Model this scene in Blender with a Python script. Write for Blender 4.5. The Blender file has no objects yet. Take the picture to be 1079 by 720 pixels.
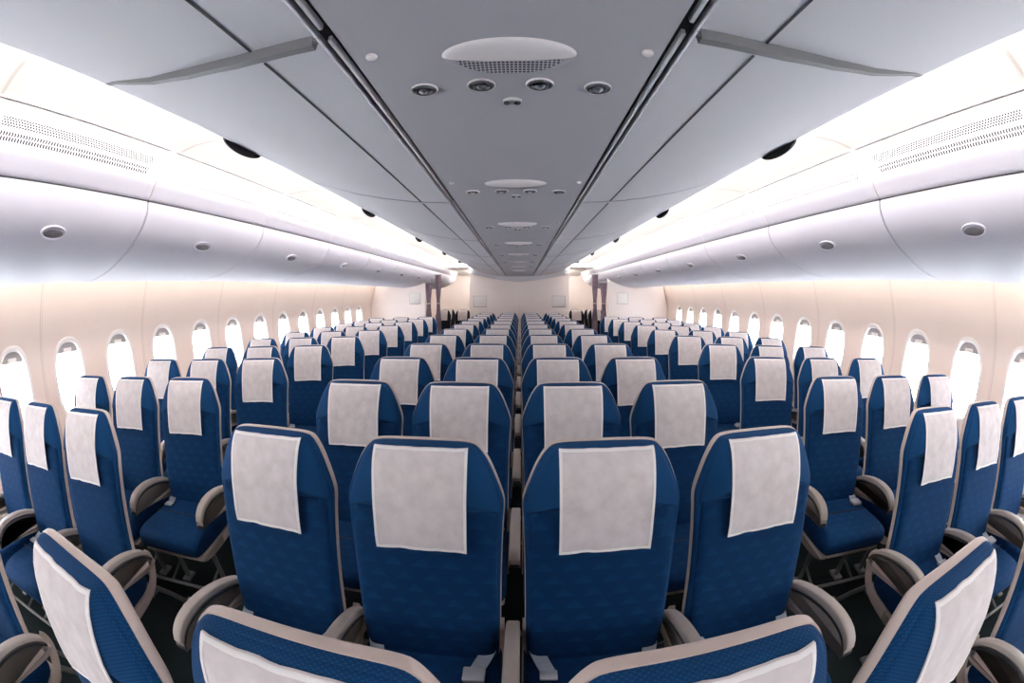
import bpy, bmesh, math, random
from mathutils.bvhtree import BVHTree
from mathutils import Vector, Matrix
random.seed(4)
SC = bpy.context.scene
COL = SC.collection
H = 1.54                      # camera height above the floor
Y0, YB, YC, YE = -5.2, 9.45, 10.6, 15.5 # front end, side bulkheads, centre bulkhead, end of the next cabin

# ------------------------------------------------------------------ materials
def new_mat(name):
    m = bpy.data.materials.new(name); m.use_nodes = True
    nt = m.node_tree
    return m, nt, nt.nodes['Principled BSDF']

def plain(name, col, rough=.5, metal=0.0, var=.03, scale=30, bump=0.0, spec=.5):
    m, nt, b = new_mat(name)
    tc = nt.nodes.new('ShaderNodeTexCoord')
    n = nt.nodes.new('ShaderNodeTexNoise'); n.inputs['Scale'].default_value = scale
    n.inputs['Detail'].default_value = 3
    nt.links.new(tc.outputs['Object'], n.inputs['Vector'])
    r = nt.nodes.new('ShaderNodeValToRGB')
    r.color_ramp.elements[0].position = .3; r.color_ramp.elements[1].position = .7
    r.color_ramp.elements[0].color = (*[c*(1-var) for c in col], 1)
    r.color_ramp.elements[1].color = (*[min(1, c*(1+var)) for c in col], 1)
    nt.links.new(n.outputs['Fac'], r.inputs['Fac'])
    nt.links.new(r.outputs['Color'], b.inputs['Base Color'])
    b.inputs['Roughness'].default_value = rough
    b.inputs['Metallic'].default_value = metal
    b.inputs['Specular IOR Level'].default_value = spec
    if bump:
        bp = nt.nodes.new('ShaderNodeBump'); bp.inputs['Strength'].default_value = bump
        bp.inputs['Distance'].default_value = .004
        nt.links.new(n.outputs['Fac'], bp.inputs['Height'])
        nt.links.new(bp.outputs['Normal'], b.inputs['Normal'])
    return m

def math_node(nt, op, a, b=None):
    n = nt.nodes.new('ShaderNodeMath'); n.operation = op
    for i, v in enumerate((a, b)):
        if v is None: continue
        if isinstance(v, (int, float)): n.inputs[i].default_value = v
        else: nt.links.new(v, n.inputs[i])
    return n.outputs[0]

def seat_fabric(name, ca, cb):
    """woven cloth with rows of small triangles in a slightly lighter yarn"""
    m, nt, b = new_mat(name)
    tc = nt.nodes.new('ShaderNodeTexCoord')
    sp = nt.nodes.new('ShaderNodeSeparateXYZ'); nt.links.new(tc.outputs['Object'], sp.inputs[0])
    hgt = math_node(nt, 'ADD', sp.outputs['Z'], sp.outputs['Y'])
    v = math_node(nt, 'MULTIPLY', hgt, 19.0)
    row = math_node(nt, 'FLOOR', v)
    u = math_node(nt, 'ADD', math_node(nt, 'MULTIPLY', sp.outputs['X'], 12.0), math_node(nt, 'MULTIPLY', row, .37))
    tri = math_node(nt, 'MULTIPLY', math_node(nt, 'PINGPONG', u, .5), 2.0)
    fr = math_node(nt, 'FRACT', v)
    d = math_node(nt, 'SUBTRACT', tri, fr)
    st = nt.nodes.new('ShaderNodeMapRange'); st.inputs['From Min'].default_value = .22; st.inputs['From Max'].default_value = .42
    nt.links.new(d, st.inputs['Value'])
    fade = math_node(nt, 'MULTIPLY', st.outputs[0], math_node(nt, 'SUBTRACT', 1.0, math_node(nt, 'MULTIPLY', fr, .8)))
    n = nt.nodes.new('ShaderNodeTexNoise'); n.inputs['Scale'].default_value = 9; n.inputs['Detail'].default_value = 4
    nt.links.new(tc.outputs['Object'], n.inputs['Vector'])
    f2 = math_node(nt, 'MULTIPLY', fade, math_node(nt, 'MULTIPLY', n.outputs['Fac'], 1.1))
    mx = nt.nodes.new('ShaderNodeMix'); mx.data_type = 'RGBA'
    mx.inputs['A'].default_value = (*ca, 1); mx.inputs['B'].default_value = (*cb, 1)
    nt.links.new(f2, mx.inputs['Factor'])
    nt.links.new(mx.outputs['Result'], b.inputs['Base Color'])
    w = nt.nodes.new('ShaderNodeTexNoise'); w.inputs['Scale'].default_value = 420
    nt.links.new(tc.outputs['Object'], w.inputs['Vector'])
    bp = nt.nodes.new('ShaderNodeBump'); bp.inputs['Strength'].default_value = .35; bp.inputs['Distance'].default_value = .002
    nt.links.new(w.outputs['Fac'], bp.inputs['Height']); nt.links.new(bp.outputs['Normal'], b.inputs['Normal'])
    b.inputs['Roughness'].default_value = .82
    b.inputs['Specular IOR Level'].default_value = .12
    b.inputs['Sheen Weight'].default_value = .04
    b.inputs['Sheen Roughness'].default_value = .5
    b.inputs['Sheen Tint'].default_value = (.35, .6, 1, 1)
    return m

def knit_fabric(name, ca, cb):
    """ribbed knit of the headrest: small lighter stitches in rows"""
    m, nt, b = new_mat(name)
    tc = nt.nodes.new('ShaderNodeTexCoord')
    sp = nt.nodes.new('ShaderNodeSeparateXYZ'); nt.links.new(tc.outputs['Object'], sp.inputs[0])
    sx = math_node(nt, 'SINE', math_node(nt, 'MULTIPLY', sp.outputs['X'], 620.0))
    sy = math_node(nt, 'SINE', math_node(nt, 'MULTIPLY', math_node(nt, 'ADD', sp.outputs['Y'], sp.outputs['Z']), 620.0))
    k = math_node(nt, 'MULTIPLY', sx, sy)
    st = nt.nodes.new('ShaderNodeMapRange'); st.inputs['From Min'].default_value = 0; st.inputs['From Max'].default_value = .9
    nt.links.new(k, st.inputs['Value'])
    mx = nt.nodes.new('ShaderNodeMix'); mx.data_type = 'RGBA'
    mx.inputs['A'].default_value = (*ca, 1); mx.inputs['B'].default_value = (*cb, 1)
    nt.links.new(st.outputs[0], mx.inputs['Factor'])
    nt.links.new(mx.outputs['Result'], b.inputs['Base Color'])
    b.inputs['Roughness'].default_value = .85; b.inputs['Specular IOR Level'].default_value = .15
    b.inputs['Sheen Weight'].default_value = .06; b.inputs['Sheen Tint'].default_value = (.4, .6, 1, 1)
    return m

def slot_grille(name, white, dark, pitch):
    """perforated air grille: rows of small dark slots along the cabin"""
    m, nt, b = new_mat(name)
    tc = nt.nodes.new('ShaderNodeTexCoord')
    uv = nt.nodes.new('ShaderNodeSeparateXYZ'); nt.links.new(tc.outputs['UV'], uv.inputs[0])
    ridx = math_node(nt, 'FLOOR', uv.outputs['Y'])
    fu = math_node(nt, 'FRACT', math_node(nt, 'ADD', math_node(nt, 'MULTIPLY', uv.outputs['X'], 1/pitch), math_node(nt, 'MULTIPLY', ridx, .5)))
    fv = math_node(nt, 'FRACT', uv.outputs['Y'])
    a = math_node(nt, 'LESS_THAN', math_node(nt, 'ABSOLUTE', math_node(nt, 'SUBTRACT', fu, .5)), .29)
    c = math_node(nt, 'LESS_THAN', math_node(nt, 'ABSOLUTE', math_node(nt, 'SUBTRACT', fv, .5)), .40)
    f = math_node(nt, 'MULTIPLY', a, c)
    mx = nt.nodes.new('ShaderNodeMix'); mx.data_type = 'RGBA'
    mx.inputs['A'].default_value = (*white, 1); mx.inputs['B'].default_value = (*dark, 1)
    nt.links.new(f, mx.inputs['Factor']); nt.links.new(mx.outputs['Result'], b.inputs['Base Color'])
    b.inputs['Roughness'].default_value = .5
    return m

M = {}
M['blue'] = seat_fabric('blue_woven_fabric', (.0014, .026, .090), (.003, .043, .13))
M['knit'] = knit_fabric('blue_knit_fabric', (.0018, .033, .112), (.006, .062, .165))
M['shadefab'] = seat_fabric('shaded_seat_fabric', (.012, .012, .018), (.02, .02, .03))  # seat cloth darkened to paint in the shade of the unlit next cabin
M['cover'] = plain('white_nonwoven_cloth', (.66, .615, .625), .9, var=.085, scale=24, bump=.6, spec=.1)
M['hem'] = plain('white_hem', (.86, .84, .84), .85, var=.02, spec=.1)
M['beige'] = plain('beige_plastic', (.56, .46, .41), .42, var=.02)
M['taupe'] = plain('taupe_plastic', (.46, .385, .335), .5, var=.04)
M['armtop'] = plain('grey_beige_plastic', (.34, .30, .275), .45, var=.04)
M['dark'] = plain('dark_gap', (.02, .02, .025), .6)
M['metal'] = plain('brushed_steel', (.55, .55, .56), .3, metal=1, var=.05)
M['legmetal'] = plain('grey_painted_steel', (.16, .16, .16), .5, metal=.2)
M['belt'] = plain('grey_blue_webbing', (.36, .42, .50), .7, var=.1, scale=90)
M['buckle'] = plain('pale_buckle_metal', (.72, .72, .74), .3, metal=.6)
M['floor'] = plain('dark_carpet', (.009, .014, .015), .95, var=.4, scale=300, bump=.5, spec=.1)
M['ceil'] = plain('ceiling_grey_white', (.68, .675, .72), .55, var=.012, scale=3, spec=.25)
M['ceilc'] = plain('centre_ceiling_grey', (.46, .455, .49), .55, var=.012, scale=3, spec=.25)
M['bin'] = plain('bin_white', (.63, .62, .70), .55, var=.012, scale=3, spec=.4)
M['cove'] = plain('cove_white', (.86, .83, .80), .5, var=.01, scale=3, spec=.2)
M['wall'] = plain('wall_cream', (.80, .69, .635), .55, var=.015, scale=4, spec=.25)
M['wallseam'] = plain('wall_seam', (.58, .49, .46), .6, var=.02)
M['bulk'] = plain('bulkhead_cream', (.90, .83, .81), .55, var=.015, scale=4, spec=.25)
M['plac'] = plain('placard_white', (.80, .78, .77), .4, var=.01)
M['placedge'] = plain('placard_edge_grey', (.55, .51, .51), .5, var=.02)
M['curtain'] = plain('mauve_curtain', (.27, .21, .26), .85, var=.15, scale=14, bump=.3, spec=.1)
M['shade'] = plain('window_blind_grey', (.42, .39, .39), .5, var=.02)
M['reveal'] = plain('window_reveal_white', (.84, .80, .78), .45, var=.01)
M['seam'] = plain('dark_seam', (.035, .033, .042), .6, var=.02)
M['seamlt'] = plain('pale_seam', (.40, .38, .44), .6, var=.02)
M['lamp'] = plain('lamp_ring_grey', (.055, .055, .065), .35, metal=.6)
M['vent'] = plain('vent_white', (.78, .74, .75), .4, var=.01)
M['covej'] = plain('cove_joint_white', (.66, .62, .60), .5, var=.01)
M['latch'] = plain('latch_grey', (.13, .125, .14), .35, var=.02)
M['rail'] = plain('rail_white', (.90, .90, .92), .25, var=.005, spec=.6)
M['rib'] = plain('ceiling_rib_grey', (.17, .17, .18), .5, var=.02)
M['grille'] = slot_grille('air_grille', (.84, .82, .82), (.012, .012, .03), .0185)

mm, nt, b = new_mat('vent_mesh')
tc = nt.nodes.new('ShaderNodeTexCoord'); sp = nt.nodes.new('ShaderNodeSeparateXYZ')
nt.links.new(tc.outputs['Object'], sp.inputs[0])
fa = [math_node(nt, 'LESS_THAN', math_node(nt, 'ABSOLUTE', math_node(nt, 'SUBTRACT', math_node(nt, 'FRACT', math_node(nt, 'MULTIPLY', sp.outputs[k], s)), .5)), .34) for k, s in (('X', 118.0), ('Y', 95.0))]
mx = nt.nodes.new('ShaderNodeMix'); mx.data_type = 'RGBA'
mx.inputs['A'].default_value = (.55, .54, .57, 1); mx.inputs['B'].default_value = (.03, .03, .04, 1)
nt.links.new(math_node(nt, 'MULTIPLY', fa[0], fa[1]), mx.inputs['Factor']); nt.links.new(mx.outputs['Result'], b.inputs['Base Color'])
M['ventmesh'] = mm

mg, nt, b = new_mat('window_glass')
b.inputs['Base Color'].default_value = (1, 1, 1, 1); b.inputs['Roughness'].default_value = 0.0
b.inputs['IOR'].default_value = 1.1; b.inputs['Transmission Weight'].default_value = 1.0
tr = nt.nodes.new('ShaderNodeBsdfTransparent'); ms = nt.nodes.new('ShaderNodeMixShader'); ms.inputs[0].default_value = .9
nt.links.new(b.outputs[0], ms.inputs[1]); nt.links.new(tr.outputs[0], ms.inputs[2])
nt.links.new(ms.outputs[0], nt.nodes['Material Output'].inputs['Surface'])
M['glass'] = mg

# ------------------------------------------------------------------ mesh helpers
class MB:
    def __init__(s): s.v = []; s.f = []; s.uv = {}
    def add(s, vs, fs):
        o = len(s.v); s.v += [tuple(p) for p in vs]; s.f += [tuple(i+o for i in f) for f in fs]; return s
    def grid(s, rows, close_u=False, close_v=False):
        nr, nc = len(rows), len(rows[0]); vs = [p for r in rows for p in r]; fs = []
        for i in range(nr if close_v else nr-1):
            for j in range(nc if close_u else nc-1):
                a = i*nc+j; b_ = i*nc+(j+1) % nc; c = ((i+1) % nr)*nc+(j+1) % nc; d = ((i+1) % nr)*nc+j
                fs.append((a, b_, c, d))
        return s.add(vs, fs)
    def box(s, c, d, bev=0.0, seg=2):
        bm = bmesh.new(); bmesh.ops.create_cube(bm, size=1)
        for v in bm.verts: v.co = Vector((c[0]+v.co.x*d[0], c[1]+v.co.y*d[1], c[2]+v.co.z*d[2]))
        if bev: bmesh.ops.bevel(bm, geom=bm.edges[:], offset=bev, segments=seg, affect='EDGES', profile=.5)
        return s.frombm(bm)
    def frombm(s, bm):
        bm.verts.ensure_lookup_table(); bm.verts.index_update()
        s.add([v.co[:] for v in bm.verts], [[v.index for v in f.verts] for f in bm.faces]); bm.free(); return s
    def tube(s, pts, r, n=10, cap=True):
        rings = []; P = [Vector(p) for p in pts]
        for i, p in enumerate(P):
            t = (P[min(i+1, len(P)-1)]-P[max(i-1, 0)]).normalized()
            up = Vector((0, 0, 1)) if abs(t.z) < .9 else Vector((1, 0, 0))
            a = t.cross(up).normalized(); b_ = t.cross(a)
            rr = r[i] if isinstance(r, (list, tuple)) else r
            rings.append([p+a*rr*math.cos(2*math.pi*k/n)+b_*rr*math.sin(2*math.pi*k/n) for k in range(n)])
        o = len(s.v); s.grid(rings, close_u=True)
        if cap: s.f.append(tuple(o+k for k in range(n))); s.f.append(tuple(o+(len(rings)-1)*n+k for k in range(n)))
        return s
    def strap(s, pts, w, t):
        """flat band of width w (along x) following a path in the y-z plane"""
        P = [Vector(p) for p in pts]; rows = []
        for i, p in enumerate(P):
            tn = (P[min(i+1, len(P)-1)]-P[max(i-1, 0)]).normalized()
            n = Vector((0, -tn.z, tn.y)); n = n.normalized() if n.length > 1e-6 else Vector((0, 0, 1))
            sx = Vector((w/2, 0, 0))
            rows.append([p-sx, p+sx, p+sx+n*t, p-sx+n*t])
        o = len(s.v); s.grid(rows, close_u=True)
        k = len(rows)-1; s.f += [(o, o+1, o+2, o+3), (o+4*k, o+4*k+1, o+4*k+2, o+4*k+3)]
        return s
    def extrude_x(s, outline, x0, x1, bev=.006):
        """polygon in (y,z) extruded along x with a rounded edge"""
        n = len(outline); ins = inset(outline, bev)
        rows = [[(x0, *p) for p in ins], [(x0+bev*.35*(1 if x1 > x0 else -1), *p) for p in inset(outline, bev*.35)], [(x0+bev*(1 if x1 > x0 else -1), *p) for p in outline],
                [(x1-bev*(1 if x1 > x0 else -1), *p) for p in outline], [(x1-bev*.35*(1 if x1 > x0 else -1), *p) for p in inset(outline, bev*.35)], [(x1, *p) for p in ins]]
        o = len(s.v); s.grid(rows, close_u=True)
        s.f.append(tuple(o+k for k in range(n))); s.f.append(tuple(o+5*n+k for k in range(n)))
        return s
    def prism_y(s, outline, y0, y1):
        """polygon in (x,z) extruded along y"""
        n = len(outline); o = len(s.v)
        s.grid([[(x, y0, z) for x, z in outline], [(x, y1, z) for x, z in outline]], close_u=True)
        s.f.append(tuple(o+k for k in range(n))); s.f.append(tuple(o+n+k for k in range(n)))
        return s
    def lathe(s, prof, c=(0, 0, 0), n=24, sx=1.0, sy=1.0):
        rows = [[(c[0]+r*sx*math.cos(2*math.pi*k/n), c[1]+r*sy*math.sin(2*math.pi*k/n), c[2]+z) for k in range(n)] for r, z in prof]
        return s.grid(rows, close_u=True)
    def build(s, name, mat, parent=None, smooth=True, angle=40, data_name=None):
        me = bpy.data.meshes.new(data_name or name); me.from_pydata(s.v, [], s.f)
        bm = bmesh.new(); bm.from_mesh(me)
        bmesh.ops.remove_doubles(bm, verts=bm.verts, dist=1e-5)
        bmesh.ops.recalc_face_normals(bm, faces=bm.faces); bm.to_mesh(me); bm.free()
        me.materials.append(mat)
        if smooth:
            me.polygons.foreach_set('use_smooth', [True]*len(me.polygons))
            me.set_sharp_from_angle(angle=math.radians(angle))
        o = bpy.data.objects.new(name, me); COL.objects.link(o)
        if parent: o.parent = parent
        return o

def inset(poly, d):
    n = len(poly); area = sum(poly[i][0]*poly[(i+1) % n][1]-poly[(i+1) % n][0]*poly[i][1] for i in range(n))
    sg = 1 if area > 0 else -1; out = []
    for i in range(n):
        p0, p1, p2 = Vector(poly[i-1]), Vector(poly[i]), Vector(poly[(i+1) % n])
        a = (p1-p0); b_ = (p2-p1)
        a = a.normalized() if a.length > 1e-9 else b_.normalized(); b_ = b_.normalized() if b_.length > 1e-9 else a
        na, nb = Vector((-a.y, a.x))*sg, Vector((-b_.y, b_.x))*sg
        m = na+nb; m = m.normalized() if m.length > 1e-6 else na
        k = max(.45, m.dot(na)); out.append(tuple(p1+m*(d/k)))
    return out

def smooth_poly(pts, it=2):
    for _ in range(it):
        q = []
        for i in range(len(pts)):
            a, b_ = pts[i], pts[(i+1) % len(pts)]
            q.append((a[0]*.75+b_[0]*.25, a[1]*.75+b_[1]*.25)); q.append((a[0]*.25+b_[0]*.75, a[1]*.25+b_[1]*.75))
        pts = q
    return pts

def smooth_line(pts, it=2):
    for _ in range(it):
        q = [pts[0]]
        for a, b_ in zip(pts, pts[1:]):
            q.append(tuple(x*.75+y*.25 for x, y in zip(a, b_))); q.append(tuple(x*.25+y*.75 for x, y in zip(a, b_)))
        pts = q+[pts[-1]]
    return pts

def empty(name, loc, label=None, cat=None, group=None, kind=None):
    o = bpy.data.objects.new(name, None); o.empty_display_size = .1; COL.objects.link(o); o.location = loc
    tag(o, label, cat, group, kind); return o
def tag(o, label=None, cat=None, group=None, kind=None):
    for k, v in (('label', label), ('category', cat), ('group', group), ('kind', kind)):
        if v: o[k] = v
    return o
def copy_tree(o, loc, label=None, group=None, sx=1.0, mats=None):
    r = o.copy(); COL.objects.link(r); r.location = loc; r.scale = (sx, 1, 1)
    if label: r['label'] = label
    if group: r['group'] = group
    for ch in o.children:
        c = ch.copy(); COL.objects.link(c); c.parent = r
        for g in ch.children:
            d = g.copy(); COL.objects.link(d); d.parent = c
    return r

# ------------------------------------------------------------------ passenger seat
SL = .243                                     # lean of the backrest
def bk(x, h, d): return (x, (h-.45)*SL-d, h)   # a point of the backrest: height h, depth d towards the sitter

def pillow(mb, outline, prof, caps, shape=None):
    """cushion: rings stepping in from the outline (depth, inset), then scaled rings (depth, factor) to the middle"""
    rings = []
    for d, ins in prof:
        pl = inset(outline, ins) if ins else outline
        rings.append([bk(x, h, d+(shape(x, h) if shape and d > .02 else 0)) for x, h in pl])
    last = inset(outline, prof[-1][1]) if prof[-1][1] else outline
    cx = sum(p[0] for p in last)/len(last); cz = (max(p[1] for p in last)+min(p[1] for p in last))/2
    for d, k in caps:
        rings.append([bk(cx+(x-cx)*k, cz+(h-cz)*k, d+(shape(cx+(x-cx)*k, cz+(h-cz)*k) if shape else 0)) for x, h in last])
    o = len(mb.v); mb.grid(rings, close_u=True)
    n = len(outline); mb.f.append(tuple(o+k for k in range(n))); mb.f.append(tuple(o+(len(rings)-1)*n+k for k in range(n)))

def sym(half): return half+[(-x, h) for x, h in reversed(half)]

SIL = [(.206, .40), (.216, .48), (.219, .75), (.226, .92), (.230, .965), (.226, .992), (.210, 1.035), (.188, 1.086), (.162, 1.125), (.137, 1.140), (.04, 1.142)]
BAND = smooth_poly(sym(SIL), 2)
SHELL = smooth_poly(sym([(x+.003, h+(.002 if h > 1 else 0)) for x, h in SIL]), 2)
HEAD = smooth_poly(sym([(.214, .944), (.222, .962), (.216, .992), (.201, 1.033), (.181, 1.081), (.158, 1.121), (.138, 1.138), (.04, 1.140)]), 2)
LOW = smooth_poly(sym([(.196, .43), (.206, .50), (.211, .75), (.213, .90), (.208, .965), (.19, .975)]), 2)
ZO = .080                                      # front of the cushion to the origin

def make_seat(name, fab, knit):
    root = empty(name, (0, 0, 0))
    mb = MB(); pillow(mb, SHELL, [(.032, .0), (.014, .0), (.004, .005), (-.004, .016)], [(-.012, .9), (-.02, .75), (-.025, .5), (-.025, .05)]); mb.build('back_shell', M['beige'], root)
    mb = MB(); pillow(mb, BAND, [(.024, 0), (.046, 0), (.052, .003), (.055, .010)], [(.054, .9), (.05, .8), (.05, .1)])
    mb.build('side_band', knit, root, angle=60)
    mb = MB(); pillow(mb, LOW, [(.04, 0), (.058, 0), (.068, .005), (.074, .014)], [(.078, .94), (.079, .8), (.079, .5), (.079, .05)])
    bc = mb.build('back_cushion', fab, root, angle=60)
    mb = MB(); pillow(mb, HEAD, [(.042, 0), (.056, 0), (.063, .003), (.069, .009)], [(.076, .92), (.085, .84), (.093, .75), (.099, .66), (.102, .57), (.103, .45), (.103, .25), (.103, .04)])
    hr = mb.build('headrest', knit, root, angle=60)
    hbvh = BVHTree.FromPolygons([v.co[:] for v in hr.data.vertices], [p.vertices[:] for p in hr.data.polygons])
    def front_d(x, h):
        ds = []
        for ox, oh in ((0, 0), (.0011, .0007), (-.0011, .0007), (.0007, -.0011), (-.0007, -.0011)):
            hit = hbvh.ray_cast(Vector((x*.985+ox, -1, h-.002+oh)), Vector((0, 1, 0)))
            if hit[0]: ds.append((h-.002+oh-.45)*SL-hit[0].y)
        return max(ds) if ds else None
    # cover: cloth fixed along the front top edge, falling over the headrest and a little way below it
    hs = [1.1345, 1.131, 1.126, 1.116, 1.10, 1.07, 1.04, 1.01, .98, .95, .92, .89, .865, .852]
    def cov(u, h, off):
        wv = .1335 if h > 1.1 else .1335-.004*(1.1-h)/.25
        x = u*wv
        d = front_d(x, max(h, 1.0)) or .080
        d += .0035
        if h < 1.0:
            t = (1.0-h)/.15; d += .004*t*math.sin(u*5+1)+.004*t*math.sin(u*2.2-.6)-.010*t*t; d = max(d, .0842)
        d += .0015*math.sin(u*9+h*40)*math.sin(h*23)+.001*math.sin(u*15-h*31)
        return bk(x, h+(.003*math.sin(u*3+.5) if h < .87 else 0), d+off)
    us = [-1+2*i/16 for i in range(17)]
    mb = MB(); top = [[cov(u, h, .002) for u in us] for h in hs]; bot = [[cov(u, h, -.0015) for u in us] for h in hs]
    mb.grid(top); mb.grid(bot)
    rim = lambda g: g[0]+[r[-1] for r in g[1:-1]]+g[-1][::-1]+[r[0] for r in g[1:-1]][::-1]
    mb.grid([rim(top), rim(bot)], close_u=True)
    hc = tag(mb.build('headrest_cover', M['cover'], root, angle=60), 'white cloth headrest cover')
    mb = MB(); e = .055
    for a, b_ in ((-1.004, -1+e), (1-e, 1.004)):
        q = [[cov(u, h, .0032) for u in (a, (a+b_)/2, b_)] for h in hs]
        q2 = [[cov(u, h, .0022) for u in (a, (a+b_)/2, b_)] for h in hs]
        mb.grid(q); mb.grid(q2); mb.grid([rim(q), rim(q2)], close_u=True)
    for hh in ([.8515, .856, .860], [1.134, 1.131, 1.128]):
        q = [[cov(u, h, .0032) for u in us] for h in hh]; q2 = [[cov(u, h, .0022) for u in us] for h in hh]
        mb.grid(q); mb.grid(q2); mb.grid([rim(q), rim(q2)], close_u=True)
    mb.build('hem', M['hem'], hc, angle=60)
    # seat cushion: side profile swept across, rounded ends
    prof = smooth_poly([(.02, .34), (.025, .45), (-.02, .468), (-.20, .462), (-.36, .468), (-.45, .458), (-.485, .425), (-.48, .37), (-.445, .345), (-.2, .335)], 2)
    mb = MB().extrude_x(prof, -.222, .222, .03); cu = mb.build('seat_cushion', fab, root, angle=60)
    mb = MB().box((0, -.225, .4655), (.425, .006, .006), .002); mb.build('seam', M['dark'], cu)
    # seat pan and side plates
    mb = MB().extrude_x(smooth_poly([(.06, .34), (.04, .30), (-.12, .275), (-.36, .285), (-.44, .315), (-.455, .345), (-.2, .338)], 2), -.215, .215, .01)
    mb.build('seat_pan', M['taupe'], root)
    # recline hinges each side
    for sx in (-1, 1):
        pts = smooth_line([(.068, .50), (.090, .48), (.090, .43), (.045, .355), (-.04, .325), (-.18, .318)], 2)
        mb = MB(); w = .022
        rows = []
        for i, p in enumerate(pts):
            a = Vector(pts[max(0, i-1)]); c = Vector(pts[min(len(pts)-1, i+1)]); t = (c-a).normalized(); n = Vector((-t.y, t.x)); P = Vector(p)
            q1, q2 = P+n*w, P-n*w
            x0, x1 = sx*.213, sx*.226
            rows.append([(x0, *q1), (x1, *q1), (x1, *q2), (x0, *q2)])
        o = len(mb.v); mb.grid(rows, close_u=True); k = 4*(len(rows)-1); mb.f += [(o, o+1, o+2, o+3), (o+k, o+k+1, o+k+2, o+k+3)]
        mb.build('hinge_frame', M['beige'], root)
    # belt halves, each with its own metal end
    for sx in (-1, 1):
        path = smooth_line([(.185, .02, .475), (.185, -.04, .480), (.165, -.10, .476), (.150, -.14, .474)], 2)
        mb = MB().strap([(sx*p[0], p[1], p[2]) for p in path], .048, .003)
        be = mb.build('seat_belt', M['belt'], root)
        if sx > 0: MB().box((.146, -.165, .482), (.066, .060, .018), .005).build('buckle', M['buckle'], be)
        else: MB().box((-.150, -.16, .479), (.052, .042, .009), .003).build('buckle', M['buckle'], be)
    # legs
    for sx in (-1, 1):
        mb = MB().tube([(sx*.15, -.26, .30), (sx*.15, -.235, .14), (sx*.15, -.22, .012)], [.018, .016, .018])
        mb.box((sx*.15, -.22, .008), (.06, .10, .016), .004); mb.build('leg', M['legmetal'], root)
        mb = MB().tube([(sx*.15, .06, .31), (sx*.15, .20, .16), (sx*.15, .315, .014)], [.016, .014, .016])
        mb.box((sx*.15, .32, .008), (.06, .09, .016), .004); mb.build('leg', M['legmetal'], root)
    mb = MB().tube([(-.25, -.40, .095), (.25, -.40, .095)], .011)
    for sx in (-.15, .15): mb.tube([(sx, -.40, .095), (sx, -.235, .14)], .008)
    mb.build('luggage_bar', M['legmetal'], root)
    return root

def add_armrest(root, x, deep):
    AO = -.055
    up = smooth_line([(.115, .525), (.06, .570), (-.06, .612), (-.19, .630), (-.29, .618), (-.345, .585), (-.362, .548)], 2); up = [(p[0]+AO, p[1]) for p in up]
    mid = [((p[0]-AO)*.985+AO, p[1]-.034) for p in up]
    body_low = smooth_line([(-.345, .515), (-.30, .505), (-.16, .49), (0, .462), (.10, .45), (.135, .47)], 2); body_low = [(p[0]+AO, p[1]) for p in body_low]
    hw = .0215
    t_out = up+[(-.352+AO, .540)]+[(p[0], p[1]+.004) for p in reversed(mid)][1:]
    a = MB().extrude_x(inset(t_out, .001), x-hw, x+hw, .006).build('armrest', M['armtop'], root)
    b_out = [(p[0], p[1]-.004) for p in mid]+body_low
    MB().extrude_x(b_out, x-hw+.002, x+hw-.002, .005).build('armrest_body', M['taupe'] if not deep else M['beige'], a)
    g = [(p[0], p[1]+.006) for p in mid]+[(p[0], p[1]-.007) for p in reversed(mid)]
    MB().extrude_x(g, x-hw-.0005, x+hw+.0005, .001).build('pad_joint', M['dark'], a)
    MB().tube([(x-hw-.002, .085+AO, .49), (x+hw+.002, .085+AO, .49)], .012, 14).build('pivot', M['metal'], a)

protos = {}
def seat_proto(fab_key, arms):
    k = (fab_key, arms)
    return protos.get(k)

def build_proto(fab_key, arms):
    fab, knit = (M['blue'], M['knit']) if fab_key == 'b' else (M['shadefab'], M['shadefab'])
    r = make_seat('airline_seat', fab, knit)
    if 'L' in arms: add_armrest(r, -.256, 'l' in arms)
    if 'R' in arms: add_armrest(r, .256, 'r' in arms)
    return r

def place_seat(fab_key, arms, loc, sx, label, group):
    k = (fab_key, arms)
    if k not in protos:
        r = build_proto(fab_key, arms); protos[k] = r
        r.location = loc; r.scale = (sx, 1, 1)
    else:
        r = copy_tree(protos[k], loc, None, None, sx); r.rotation_euler = (0, 0, 0)
    tag(r, label, 'seat', group)
    return r

ORD = ['front', 'second', 'third', 'fourth', 'fifth', 'sixth', 'seventh', 'eighth', 'ninth', 'tenth', 'eleventh', 'twelfth', 'thirteenth']
def rowtxt(n, last): return 'row nearest the camera' if n == 0 else ('last row' if n == last else ORD[n]+' row')
CEN = [(-.762, 'Ll', 'blue seat on the left aisle side of the centre block, %s'),
       (-.250, 'L', 'blue seat just left of the middle armrest in the centre block, %s'),
       (.262, 'L', 'blue seat just right of the middle armrest in the centre block, %s'),
       (.774, 'LRr', 'blue seat on the right aisle side of the centre block, %s')]
NC = 12
for n in range(0, NC+1):
    for x, arms, txt in CEN:
        place_seat('b', arms, (x+((.004 if x < 0 else -.004) if n == 0 and abs(x) > .5 else 0), .90+ZO+.8024*(n-1)+((-.062 if abs(x) > .5 else -.004) if n == 0 else 0), 0), 1.0, txt % rowtxt(n, NC), 'blue seats of the centre block')
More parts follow.
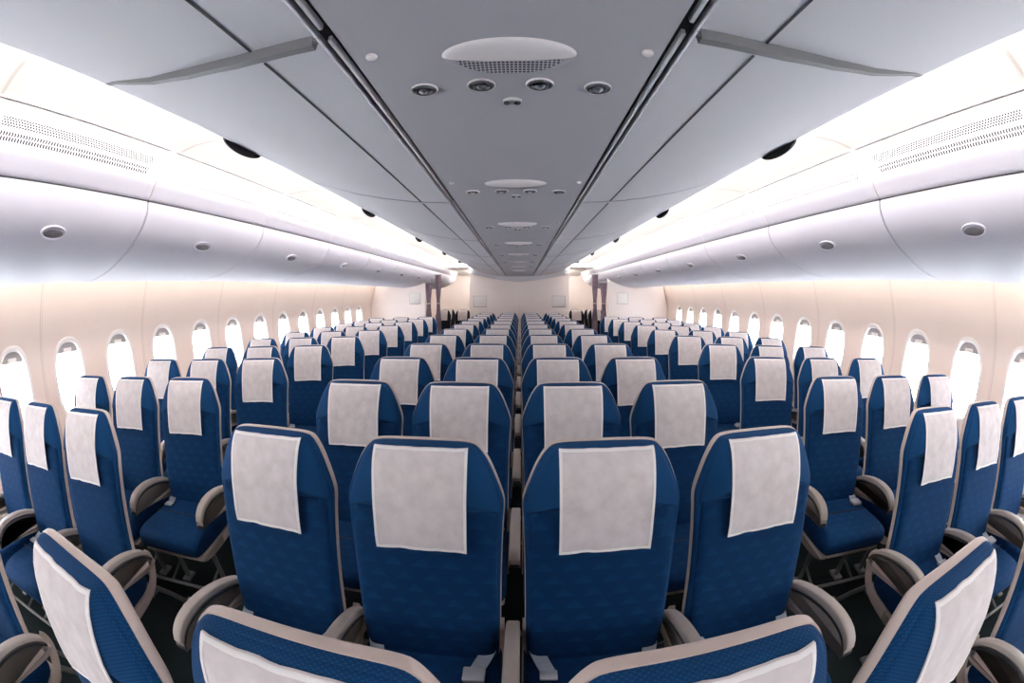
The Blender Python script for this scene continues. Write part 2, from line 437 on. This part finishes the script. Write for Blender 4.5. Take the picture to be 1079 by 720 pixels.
# the side rows stand slightly turned towards the nose, window end forward
LEFT = [(2, 'Ll', 'blue seat beside the left windows, %s'), (1, 'L', 'blue middle seat of the left three-seat block, %s'), (0, 'LRr', 'blue aisle-side seat of the left three-seat block, %s')]
RIGHT = [(0, 'Ll', 'blue aisle-side seat of the right three-seat block, %s'), (1, 'L', 'blue middle seat of the right three-seat block, %s'), (2, 'LRr', 'blue seat beside the right windows, %s')]
NS = 10
for blk, grp, sg, ax, ay, sp, turn in ((LEFT, 'blue seats of the left block', -1, -1.80, .840, .492, math.radians(12)), (RIGHT, 'blue seats of the right block', 1, 1.79, .915, .495, math.radians(11))):
    for n in range(0, NS+1):
        for k, arms, txt in blk:
            if n == 0 and k > 0: continue          # out of the frame
            r = place_seat('b', arms, (ax+sg*k*sp*math.cos(turn), ay-k*sp*math.sin(turn)+.8024*(n-1), 0), .965, txt % rowtxt(n, NS), grp)
            r.rotation_euler = (0, 0, -sg*turn)
# next cabin, seen through the curtained openings
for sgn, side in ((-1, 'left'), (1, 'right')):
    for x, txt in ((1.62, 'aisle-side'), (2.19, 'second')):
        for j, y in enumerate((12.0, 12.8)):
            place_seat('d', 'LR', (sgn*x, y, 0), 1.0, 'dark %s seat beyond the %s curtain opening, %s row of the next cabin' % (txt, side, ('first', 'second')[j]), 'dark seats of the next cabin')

# ------------------------------------------------------------------ cabin shell
def strip(prof, y0, y1, sgn, ny=1):
    mb = MB(); rows = []
    for k in range(ny+1):
        y = y0+(y1-y0)*k/ny
        rows.append([(sgn*x, y, z) for x, z in prof])
    return mb.grid(rows)

fl = MB().box((0, (Y0+YE)/2, -.02), (7.0, YE-Y0, .04)); tag(fl.build('floor', M['floor'], smooth=False), kind='structure')

# walls with window holes
WALLP = smooth_line([(3.36, 2.02), (3.335, 1.90), (3.345, 1.80), (3.40, 1.60), (3.452, 1.39), (3.458, 1.18), (3.425, .90), (3.35, .5), (3.28, .0)], 2)
def wall_x(z):
    for (x0, z0), (x1, z1) in zip(WALLP, WALLP[1:]):
        if z1 <= z <= z0: return x1+(x0-x1)*(z-z1)/(z0-z1)
    return WALLP[-1][0]
WP, W0 = .638, 1.0563
WZT, WZB, WHW = 1.358, .775, .160
WC = (WZT+WZB)/2; WHH = (WZT-WZB)/2
def win_pt(t, hw, hh, zc=WC):
    e = .80 if t < math.pi else .66
    c, s_ = math.cos(t), math.sin(t)
    return (math.copysign(abs(c)**e, c)*hw, zc+math.copysign(abs(s_)**e, s_)*hh)
NW = 48
win_ys = [W0+WP*i for i in range(-8, 13)]
for sgn, side in ((-1, 'left'), (1, 'right')):
    mb = MB()
    lo_y, hi_y = win_ys[0]-WP/2, win_ys[-1]+WP/2
    for y0, y1 in ((Y0, lo_y), (hi_y, YE)):
        mb.grid([[(sgn*x, y, z) for x, z in WALLP] for y in (y0, y1)])
    zt, zb = 1.50, .62
    top = [p for p in WALLP if p[1] > zt+.005]+[(wall_x(zt), zt)]
    bot = [(wall_x(zb), zb)]+[p for p in WALLP if p[1] < zb-.005]
    for y in win_ys:
        y0, y1 = y-WP/2, y+WP/2
        mb.grid([[(sgn*x, yy, z) for x, z in top] for yy in (y0, y1)])
        mb.grid([[(sgn*x, yy, z) for x, z in bot] for yy in (y0, y1)])
        rings = []
        for k in range(7):
            a = k/6; ring = []
            for j in range(NW):
                t = 2*math.pi*(j+.5)/NW
                dy, z = win_pt(t, WHW, WHH)
                # matching point on the cell rectangle
                c, s_ = math.cos(t), math.sin(t)
                m = max(abs(c)/(WP/2), abs(s_)/((zt-zb)/2)); ry, rz = c/m, (zt+zb)/2+s_/m
                yy = dy*(1-a)+ry*a; zz = z*(1-a)+rz*a
                ring.append((sgn*wall_x(zz), y+yy, zz))
            rings.append(ring)
        mb.grid(rings, close_u=True)
        # corner fills between the last ring and the rectangle corners
        for cy in (-1, 1):
            for cz, zc in ((1, zt), (-1, zb)):
                pts = [p for p in rings[-1] if (p[1]-y)*cy > 0 and (p[2]-(zt+zb)/2)*cz > 0]
                pa = max(pts, key=lambda p: (p[1]-y)*cy*100-abs(p[2]-zc)); pb = max(pts, key=lambda p: (p[2]-(zt+zb)/2)*cz*100-abs(p[1]-y-cy*WP/2))
                mb.add([pa, (sgn*wall_x(zc), y+cy*WP/2, zc), pb], [(0, 1, 2)])
    w = tag(mb.build('wall_'+side, M['wall'], angle=50), kind='structure')
    # panel joints every second window
    for i in range(-2, 13, 2):
        y = W0+WP*(i+.5)
        s2 = MB().grid([[(sgn*(x-.0015), y+d, z) for x, z in WALLP] for d in (-.0035, .0035)])
        s2.grid([[(sgn*(x-.0030), y+.020+d, z) for x, z in WALLP] for d in (-.002, .002)])
        s2.build('panel_joint', M['wallseam'], w)

win_no = 0
for sgn, side in ((-1, 'left'), (1, 'right')):
    for y in win_ys[7:]:
        win_no += 1
        root = empty('window_%d' % win_no, (sgn*wall_x(WC), y, WC), kind='structure')
        L = lambda p: (p[0]-sgn*wall_x(WC), p[1]-y, p[2]-WC)
        rings = []
        for dx, k in ((.002, 1.20), (-.006, 1.14), (-.008, 1.07), (-.002, 1.0), (.02, .955), (.06, .90), (.085, .87)):
            rings.append([L((sgn*(wall_x(WC+(p[1]-WC)*1.0)+dx), y+p[0], p[1])) for p in (win_pt(2*math.pi*(j+.5)/NW, WHW*k, WHH*(1+(k-1)*.7)) for j in range(NW))])
        MB().grid(rings, close_u=True).build('window_frame', M['reveal'], root, angle=60)
        ring = [L((sgn*(wall_x(p[1])+.086), y+p[0], p[1])) for p in (win_pt(2*math.pi*(j+.5)/NW, WHW*.88, WHH*.91) for j in range(NW))]
        mb = MB(); mb.add(ring, [tuple(range(NW))]); mb.build('pane', M['glass'], root, smooth=False)
        # raised blind: a short curved slat with its pull at the top of the opening
        top = [(win_pt(t, WHW*.985, WHH*.985)) for t in [math.pi*(.12+.76*j/16) for j in range(17)]]
        mb = MB(); low = WZT-.088
        mb.grid([[L((sgn*(wall_x(z)+.014), y+dy, max(z, low))) for dy, z in top], [L((sgn*(wall_x(low)+.022), y+dy, low)) for dy, z in top]])
        mb.grid([[L((sgn*(wall_x(z)+.020), y+dy, max(z, low))) for dy, z in top], [L((sgn*(wall_x(low)+.028), y+dy, low)) for dy, z in top]])
        bl = mb.build('blind', M['shade'], root)
        c = L((sgn*(wall_x(low)+.018), y, low+.022)); MB().box(c, (.016, .095, .030), .007).build('blind_pull', M['reveal'], bl)

# ceiling
SEAMS = [-1.0, .596, 2.14, 3.70, 5.25, 6.8, 8.35, YC]
CP = [(.342, 2.026), (.44, 2.033), (.535, 2.043), (.69, 2.071), (.85, 2.111), (.97, 2.153), (1.09, 2.198), (1.14, 2.212), (1.153, 2.224), (1.147, 2.240), (1.09, 2.222), (.97, 2.185), (.85, 2.145), (.69, 2.103), (.535, 2.072), (.342, 2.056)]
ceil = empty('ceiling', (0, 0, 0), kind='structure')
ys = [Y0]+SEAMS[1:-1]+[YC-.02]
for a, b_ in zip(ys, ys[1:]):
    for sgn in (-1, 1):
        mb = MB(); n = len(CP); o = 0
        rows = [[(sgn*x, y, z) for x, z in CP] for y in (a+.002, b_-.002)]
        mb.grid(rows, close_u=True); mb.f.append(tuple(range(n))); mb.f.append(tuple(range(n, 2*n)))
        mb.build('side_panel', M['ceil'], ceil)
        # long joint line
        x0 = .488; MB().box((sgn*x0, (a+b_)/2+.02, 2.0385), (.005, b_-a-.05, .006)).build('joint_line', M['seam'], ceil, smooth=False)
MB().box((0, (Y0+YC)/2, 2.04), (.606, YC-Y0-.04, .032), .004).build('centre_panel', M['ceilc'], ceil)
# dark slot behind the joints and rails
for sgn in (-1, 1):
    MB().box((sgn*.32, (Y0+YC)/2, 2.052), (.07, YC-Y0, .008)).build('rail_backing', M['dark'], ceil, smooth=False)
# cove roof that closes the space above the ceiling panels
ROOF = [(1.72, 2.352), (1.58, 2.362), (1.44, 2.352), (1.334, 2.340), (1.10, 2.338), (.94, 2.335), (.90, 2.29), (.90, 2.20)]
for sgn in (-1, 1):
    MB().grid([[(sgn*x, y, z) for x, z in ROOF] for y in (Y0, YC)]).build('cove_roof', M['cove'], ceil)
    for k in range(-2, 8):
        y = 1.53+1.25*k
        MB().grid([[(sgn*x, y+d, z-.003) for x, z in ROOF[:5]] for d in (-.009, .009)]).build('cove_joint', M['covej'], ceil)
# rails with a bright strip, in lengths between the cross seams
tn = 0
for a, b_ in zip(ys, ys[1:]):
    for sgn in (-1, 1):
        tn += 1
        MB().box((sgn*.3225, (a+b_)/2, 2.036), (.009, b_-a-.04, .014), .002).build('trim_%d' % tn, M['rail'])['kind'] = 'structure'
# cross rib at the first seam and fine joints at the others
for i, y in enumerate(SEAMS[1:-1]):
    for sgn in (-1, 1):
        tn += 1
        top = [(x, z) for x, z in CP[:8]]
        d0 = .022 if i == 0 else .003; w = .014 if i == 0 else .004
        rows = []
        for j, (x, z) in enumerate(top):
            k = 1-max(0, (x-.55)/.6)**1.5; dd = d0*max(.06, k)
            rows.append([(sgn*x, y-w, z+.002), (sgn*x, y-w*.7, z-dd), (sgn*x, y+w*.7, z-dd), (sgn*x, y+w, z+.002)])
        MB().grid(rows, close_u=True).build('trim_%d' % tn, M['rib'] if i == 0 else M['seamlt'])['kind'] = 'structure'

BINP = smooth_line([(1.925, 2.118), (1.918, 2.06), (1.955, 1.985), (2.02, 1.925), (2.10, 1.877), (2.30, 1.797), (2.52, 1.757), (2.70, 1.752), (2.775, 1.765), (2.80, 1.80)], 2)
# bulkheads, end walls, and unseen roof plates added to stop light leaking in
for sgn, side in ((-1, 'left'), (1, 'right')):
    tn += 1
    MB().grid([[(sgn*x, y, z) for x, z in ((1.70, 2.40), (3.5, 2.40), (3.40, 1.98))] for y in (Y0, YE)]).build('trim_%d' % tn, M['cove'])['kind'] = 'structure'
tag(MB().box((0, Y0-.02, 1.2), (7.0, .04, 2.5)).build('wall_front', M['bulk'], smooth=False), kind='structure')
tag(MB().box((0, YE+.02, 1.2), (7.0, .04, 2.5)).build('wall_far', M['bulk'], smooth=False), kind='structure')
cb = MB().box((0, YC+.35, 1.2), (2.48, .70, 2.4), .02); wb = tag(cb.build('wall_back', M['bulk']), kind='structure')
MB().box((0.0, YC-.003, .95), (.012, .006, 1.1)).build('panel_joint', M['plac'], wb, smooth=False)
# arched ceiling end piece over the centre bulkhead
tn += 1
arc = [(x, 1.885+.215*(abs(x)/1.25)**1.5) for x in [-1.25+2.5*i/24 for i in range(25)]]
mb = MB(); mb.prism_y(arc+[(1.25, 2.36), (-1.25, 2.36)], YC-.05, YC-.001); mb.build('trim_%d' % tn, M['ceil'])['kind'] = 'structure'
for sgn, side, xi in ((-1, 'left', 2.12), (1, 'right', 2.0)):
    under = [(x, z-.005) for x, z in BINP if x > xi+.01 and x < 2.78]
    out = [(xi, 0), (3.27, 0), (3.41, .9), (3.44, 1.3), (3.325, 1.80), (3.325, 1.94), (2.81, 1.94), (2.81, 1.775)]+under[::-1]+[(xi, under[0][1]+.03)]
    mb = MB(); mb.prism_y([(sgn*x, z) for x, z in out], YB, YB+.10); mb.build('wall_back_'+side, M['bulk'], smooth=False)['kind'] = 'structure'
# ceiling over the openings and the next cabin
tn += 1
tag(MB().box((0, (YC+YE)/2+.02, 2.28), (4.2, YE-YC, .04)).build('trim_%d' % tn, M['cove'], smooth=False), kind='structure')

# ------------------------------------------------------------------ overhead bins
UPP = smooth_line([(1.70, 2.352), (1.775, 2.335), (1.845, 2.29), (1.878, 2.215), (1.903, 2.165), (1.920, 2.138), (1.93, 2.131), (1.94, 2.131)], 2)
BL = 1.25
def up_at(t):       # point along the upper panel by arc fraction
    d = [0]
    for a, b_ in zip(UPP, UPP[1:]): d.append(d[-1]+math.dist(a, b_))
    s_ = t*d[-1]
    for i in range(len(d)-1):
        if s_ <= d[i+1]:
            k = (s_-d[i])/(d[i+1]-d[i]); return tuple(UPP[i][q]+(UPP[i+1][q]-UPP[i][q])*k for q in (0, 1))
    return UPP[-1]
def up_nrm(t):
    a, b_ = up_at(max(0, t-.02)), up_at(min(1, t+.02)); v = Vector((b_[0]-a[0], b_[1]-a[1])).normalized()
    return (v.y, -v.x)
def make_bin(sgn):
    r = empty('overhead_bin', (0, 0, 0)); h = BL/2-.004
    # door
    back = [(2.80, 2.10), (1.96, 2.12)]
    pr = BINP+back; n = len(pr)
    mb = MB(); rows = [[(sgn*x, y, z) for x, z in pr] for y in (-h, -h+.004, h-.004, h)]
    ins = inset(pr, .004); rows[0] = [(sgn*x, -h, z) for x, z in ins]; rows[3] = [(sgn*x, h, z) for x, z in ins]
    mb.grid(rows, close_u=True); mb.f.append(tuple(range(n))); mb.f.append(tuple(range(3*n, 4*n)))
    d = mb.build('door', M['bin'], r, angle=35)
    # latch: shallow oval cup with a dark paddle
    lx, lz = 2.015, 1.929; nv = Vector((-.67, -.74)); tv = Vector((.74, -.67))
    def lp(u, v, o): return (sgn*(lx+tv.x*v+nv.x*o), u, lz+tv.y*v+nv.y*o)
    mb = MB(); rows = []
    for rr, o in ((1.0, -.004), (1.0, .004), (.94, .009), (.84, .006), (.80, .0)):
        rows.append([lp(.086*rr*math.cos(2*math.pi*k/28), .040*rr*math.sin(2*math.pi*k/28), o) for k in range(28)])
    mb.grid(rows, close_u=True); mb.f.append(tuple(4*28+k for k in range(28))); mb.build('latch_ring', M['bin'], d)
    mb = MB(); rows = []
    for rr, o in ((1.0, .003), (.97, .009), (.6, .012), (.05, .013)):
        rows.append([lp(.070*rr*math.cos(2*math.pi*k/28), .004+.024*rr*math.sin(2*math.pi*k/28)*(1 if math.sin(2*math.pi*k/28) > 0 else .9), o) for k in range(28)])
    mb.grid(rows, close_u=True); mb.build('latch', M['latch'], d)
    # light panel above the door with two grilles
    ts = [i/20 for i in range(21)]
    outer = [up_at(t) for t in ts]
    mb = MB(); mb.grid([[(sgn*x, y, z) for x, z in outer] for y in (-h, h)])
    bk2 = [(p[0]+.03, p[1]+.012) for p in outer]
    mb.grid([[(sgn*x, y, z) for x, z in bk2] for y in (-h, h)])
    for y in (-h, h): mb.grid([[(sgn*x, y, z) for x, z in outer], [(sgn*x, y, z) for x, z in bk2]])
    lp_ = mb.build('light_panel', M['cove'], r, angle=60)
    mb = MB(); rows = []
    for k in range(9):
        t = .66+.34*k/8; x, z = up_at(t); nx, nz = up_nrm(t)
        if nx > 0: nx, nz = -nx, -nz
        rows.append([(sgn*(x+nx*.004*min(1, k/2)), y, z+nz*.004*min(1, k/2)) for y in (-h, h)])
    mb.grid(rows); mb.build('lip', M['bin'], r)
    for t0, t1, rows_n in ((.30, .43, 4), (.48, .60, 2)):
        mb = MB(); rows = []; q = 6
        for k in range(q+1):
            t = t0+(t1-t0)*k/q; x, z = up_at(t); nx, nz = up_nrm(t)
            if nx > 0: nx, nz = -nx, -nz
            rows.append([(sgn*(x+nx*.003), y, z+nz*.003) for y in (-h+.09, h-.09)])
        mb.grid(rows)
        g = mb.build('grille', M['grille'], lp_)
        me = g.data; uvl = me.uv_layers.new(name='UVMap')
        zs = sorted(rows, key=lambda q_: -q_[0][2])
        def tv_of(co):
            best = min(range(q+1), key=lambda i: abs(rows[i][0][2]-co.z)+abs(rows[i][0][0]-co.x)); return best/q*rows_n
        for lpi in me.loops:
            co = me.vertices[lpi.vertex_index].co; uvl.data[lpi.index].uv = (co.y, tv_of(co)*.999)
    MB().tube([(sgn*1.706, -h, 2.346), (sgn*1.706, h, 2.346)], .0035, 8).build('edge_line', M['seamlt'], lp_)
    # lip strip with a dark shadow gap and two small hinges
    MB().box((sgn*1.948, 0, 2.124), (.03, 2*h, .016)).build('shadow_gap', M['dark'], r, smooth=False)
    for y in (-h+.10, h-.10): MB().box((sgn*1.922, y, 2.140), (.014, .04, .012), .003).build('hinge', M['placedge'], r)
    # pillar between light panels
    mb = MB(); rows = []
    for t in [i/14*.72 for i in range(15)]:
        x, z = up_at(t); nx, nz = up_nrm(t)
        if nx > 0: nx, nz = -nx, -nz
        rows.append([(sgn*(x+nx*.001), h-.045, z+nz*.001), (sgn*(x+nx*.008), h-.032, z+nz*.008), (sgn*(x+nx*.008), h-.008, z+nz*.008), (sgn*(x+nx*.001), h-.002, z+nz*.001)])
    mb.grid(rows); mb.build('divider', M['cove'], lp_)
    return r
BN = [k for k in range(-1, 10)]
for sgn, side, yo in ((-1, 'left', 0), (1, 'right', .05)):
    p = None; seen = 0
    for k in BN:
        y = 1.51+yo+BL*(k-.5)
        if p is None: p = make_bin(sgn); p.location = (0, y, 0); o = p
        else: o = copy_tree(p, (0, y, 0))
        seen += 1
        tag(o, ('white overhead bin above the %s windows, right beside the camera' % side) if k < 0 else 'white overhead bin above the %s windows, %s bin along from the camera' % (side, ORD[seen-2].replace('front', 'first')), 'overhead bin', 'overhead bins of the %s side' % side)

# ------------------------------------------------------------------ ceiling fittings
def make_vent():
    r = empty('ceiling_vent', (0, 0, 0))
    # smooth scoop: half dome, its rear edge cut straight
    mb = MB(); rows = []
    for i in range(9):
        a = (math.pi/2)*i/8
        rows.append([(.132*math.cos(a)*math.cos(math.pi+math.pi*k/24), .062*math.cos(a)*math.sin(math.pi+math.pi*k/24)+.0, -.020*math.sin(a)) for k in range(25)])
    mb.grid(rows)
    mb.add([(0, 0, -.02)]+[(-.132*math.cos(math.pi/2*i/8), 0, -.020*math.sin(math.pi/2*i/8)) for i in range(9)]+[(.132*math.cos(math.pi/2*i/8), 0, -.020*math.sin(math.pi/2*i/8)) for i in range(8, -1, -1)], [tuple(range(1, 19))])
    mb.build('scoop', M['vent'], r, angle=50)
    mb = MB(); rows = []
    for a, z in ((1.0, -.001), (.97, -.004), (.85, -.005)):
        rows.append([(.130*a*math.cos(math.pi*k/24), .084*a*math.sin(math.pi*k/24), z) for k in range(25)])
    mb.grid(rows); n = 25; mb.f.append(tuple(2*n+k for k in range(n))); mb.build('rim', M['ceilc'], r)
    mb = MB(); pts = [(.106*math.cos(math.pi*k/24), .004+.073*math.sin(math.pi*k/24), -.0065) for k in range(25)]
    mb.add(pts+[(x, y, -.004) for x, y, z in pts], [tuple(range(25))]+[(k, k+1, 26+k, 25+k) for k in range(24)]); mb.build('mesh', M['ventmesh'], r, smooth=False)
    return r
def make_spot():
    r = empty('ceiling_spotlight', (0, 0, 0))
    MB().lathe([(.032, 0), (.032, -.002), (.0305, -.004), (.0285, -.004), (.027, -.001), (.0265, .0)], n=28).build('bezel', M['vent'], r)
    MB().lathe([(.0265, -.0005), (.024, -.0065), (.019, -.0075), (.016, -.004), (.015, -.0005), (.0005, -.0005)], n=28).build('ring', M['lamp'], r)
    MB().lathe([(.0125, -.001), (.012, -.007), (.008, -.0105), (.004, -.012), (.0005, -.0125)], n=20).build('lens', M['metal'], r)
    return r
def make_sensor():
    r = empty('ceiling_sensor', (0, 0, 0))
    MB().lathe([(.024, 0), (.022, -.005), (.012, -.006), (.0005, -.006)], n=24, sx=1.0, sy=.8).build('base', M['ceilc'], r)
    for sx in (-1, 1):
        MB().lathe([(.008, -.004), (.007, -.010), (.003, -.012), (.0003, -.012)], c=(sx*.013, 0, 0), n=16).build('cap', M['dark'], r)
    MB().lathe([(.005, -.004), (.005, -.012), (.002, -.014), (.0003, -.014)], c=(0, -.004, 0), n=14).build('lens', M['metal'], r)
    return r
def make_button():
    r = MB().lathe([(.012, 0), (.012, -.004), (.009, -.007), (.0003, -.008)], n=18).build('ceiling_button', M['vent']); return r
pv = ps = pn = pb = None
CZ = 2.024
NV = ['nearest', 'second', 'third', 'fourth', 'fifth', 'sixth', 'seventh', 'eighth']
for j in range(8):
    y = .735+1.04*j
    loc = (.005, y, CZ)
    lab = 'oval white ceiling vent with perforated mesh, %s along the ceiling centre' % NV[j]
    if pv is None: pv = o = make_vent(); o.location = loc
    else: o = copy_tree(pv, loc)
    tag(o, lab, 'vent', 'oval vents along the ceiling centre')
    for i, (x, nm) in enumerate(((-.192, 'outer left'), (-.06, 'inner left'), (.07, 'inner right'), (.202, 'outer right'))):
        loc = (x, y+.138+(.004 if i in (0, 3) else 0), CZ)
        if ps is None: ps = o = make_spot(); o.location = loc
        else: o = copy_tree(ps, loc)
        tag(o, 'small round ceiling spotlight, %s of four behind the %s oval vent' % (nm, NV[j]), 'spotlight', 'round spotlights behind the vents')
    if j < 4:
        loc = (.007, y+.228, CZ)
        if pn is None: pn = o = make_sensor(); o.location = loc
        else: o = copy_tree(pn, loc)
        tag(o, 'tiny dark twin sensor on the ceiling behind the %s oval vent' % NV[j], 'sensor', 'ceiling sensors')
        for x, nm in ((-.262, 'left'), (.272, 'right')):
            loc = (x, y-.038, CZ)
            if pb is None: pb = o = make_button(); o.location = loc
            else: o = copy_tree(pb, loc)
            tag(o, 'small round white ceiling button %s of the %s oval vent' % (nm, NV[j]), 'button', 'round ceiling buttons')
# dark handhold cut-outs on the outer edge of the ceiling panels
def make_slot(sgn):
    mb = MB(); rows = []; n = 20
    for i in range(n+1):
        t = -1+2*i/n; w = (1-t*t)**.6
        y = t*.15
        rows.append([(sgn*1.147, y, 2.221), (sgn*1.158, y, 2.224), (sgn*(1.160+.004*w), y, 2.223-.036*w), (sgn*(1.149+.004*w), y, 2.220-.038*w)])
    mb.grid(rows, close_u=True)
    return mb.build('handhold', M['dark'])
for sgn, side, off in ((-1, 'left', 1.44), (1, 'right', 1.52)):
    p = None
    for j in range(5):
        y = off+1.70*j
        if p is None: p = o = make_slot(sgn)
        else: o = p.copy(); COL.objects.link(o)
        o.location = (0, y, 0)
        tag(o, 'dark leaf-shaped handhold on the %s ceiling panel edge, %s one from the camera' % (side, NV[j]), 'handhold', 'handholds of the %s ceiling edge' % side)

# ------------------------------------------------------------------ bulkhead fittings
def placard(x, y, z, w, h, label):
    r = empty('placard', (x, y, z), label, 'placard', 'placards on the bulkheads')
    MB().box((0, -.006, 0), (w, .012, h), .004).build('frame', M['placedge'], r)
    MB().box((-.004*(1 if x > 0 else -1), -.013, .006), (w*.93, .008, h*.88), .003).build('panel', M['plac'], r)
placard(-.98, YC, 1.400, .34, .29, 'white framed placard on the left half of the centre bulkhead')
placard(.98, YC, 1.400, .34, .29, 'white framed placard on the right half of the centre bulkhead')
placard(-2.36, YB, 1.50, .26, .26, 'white framed placard on the left side bulkhead')
placard(2.33, YB, 1.50, .26, .26, 'white framed placard on the right side bulkhead')
def curtain(x, w, label, top=2.02):
    r = empty('curtain', (x, YB-.08, 0), label, 'curtain', 'curtains at the bulkhead openings')
    mb = MB(); rows = []; n = 40
    zs = [top, top-.05, 1.75, 1.6, 1.45, 1.3, 1.0, .6, .05]
    for z in zs:
        pinch = 1-.40*math.exp(-((z-1.38)/.22)**2)+.18*max(0, (z-1.7))
        rows.append([((-.5+i/n)*w*pinch, .022*math.sin(i/n*math.pi*9)*pinch, z) for i in range(n+1)])
    mb.grid(rows); mb.grid([[(a, b_+.006, c) for a, b_, c in r_] for r_ in rows]); mb.build('drape', M['curtain'], r, angle=80)
    mb = MB(); mb.box((0, 0, 1.38), (w*.66, .062, .03), .006); mb.build('tieback', M['taupe'], r)
    MB().tube([(-w*.7, 0, top+.012), (w*.7, 0, top+.012)], .012).build('rail', M['metal'], r)
for x, w, s_ in ((-2.02, .15, 'outer dark mauve curtain tied back at the left bulkhead opening'), (-1.80, .13, 'inner dark mauve curtain tied back at the left bulkhead opening'),
                 (1.88, .15, 'outer dark mauve curtain tied back at the right bulkhead opening'), (1.68, .13, 'inner dark mauve curtain tied back at the right bulkhead opening')):
    curtain(x, w, s_, 1.84 if 'outer' in s_ else 2.02)

# ------------------------------------------------------------------ light
def area(name, loc, rot, sx, sy, power, col):
    l = bpy.data.lights.new(name, 'AREA'); l.shape = 'RECTANGLE'; l.size = sx; l.size_y = sy; l.energy = power; l.color = col
    o = bpy.data.objects.new(name, l); COL.objects.link(o); o.location = loc; o.rotation_euler = rot; o['kind'] = 'helper'
    return o
for sgn in (-1, 1):
    # strip lamps hidden above the ceiling panel edge, shining outwards into the cove
    L0, L1 = Y0+.1, YC-.1
    area('cove_lamp', (sgn*1.0, (L0+L1)/2, 2.238), (0, -sgn*math.radians(136), 0), .03, L1-L0, 200, (1, .95, .90))
    area('cove_lamp', (sgn*1.25, (YC+YE)/2+.4, 2.20), (0, -sgn*math.radians(75), 0), .06, YE-YC-1.2, 26, (1, .90, .82))
    # strip lamps behind the lower edge of the bins, washing the wall
    area('wall_wash_lamp', (sgn*3.08, (L0+YB)/2, 1.868), (0, -sgn*math.radians(60), 0), .03, YB-L0-.1, 17, (1, .86, .70))

w = bpy.data.worlds.new('daylight'); SC.world = w; w.use_nodes = True
bg = w.node_tree.nodes['Background']; bg.inputs['Color'].default_value = (.86, .93, 1, 1); bg.inputs['Strength'].default_value = 15.0

# ------------------------------------------------------------------ camera: 15 mm fisheye on a 36 mm sensor
cd = bpy.data.cameras.new('camera'); cam = bpy.data.objects.new('camera', cd); COL.objects.link(cam)
cd.type = 'PANO'; cd.sensor_width = 36; cd.sensor_fit = 'HORIZONTAL'
cd.panorama_type = 'FISHEYE_EQUISOLID'; cd.fisheye_lens = 15.0; cd.fisheye_fov = math.radians(200)
cd.clip_start = .01
PI_, YA, RO = .1073, -.0198, .0018
def unrot(x, y, z):
    x, z = math.cos(RO)*x+math.sin(RO)*z, -math.sin(RO)*x+math.cos(RO)*z
    y, z = math.cos(PI_)*y+math.sin(PI_)*z, -math.sin(PI_)*y+math.cos(PI_)*z
    x, y = math.cos(YA)*x+math.sin(YA)*y, -math.sin(YA)*x+math.cos(YA)*y
    return Vector((x, y, z))
r_, f_, u_ = unrot(1, 0, 0), unrot(0, 1, 0), unrot(0, 0, 1)
mt = Matrix((r_, u_, -f_)).transposed().to_4x4(); mt.translation = Vector((.0242, 0, H)); cam.matrix_world = mt
SC.camera = cam

vs = SC.view_settings
vs.view_transform = 'Standard'; vs.look = 'None'; vs.gamma = 1; vs.use_curve_mapping = False; vs.exposure = 0.75
SC.cycles.diffuse_bounces = 8; SC.cycles.max_bounces = 14; SC.cycles.caustics_refractive = False; SC.cycles.caustics_reflective = False
SC.cycles.sample_clamp_indirect = 6
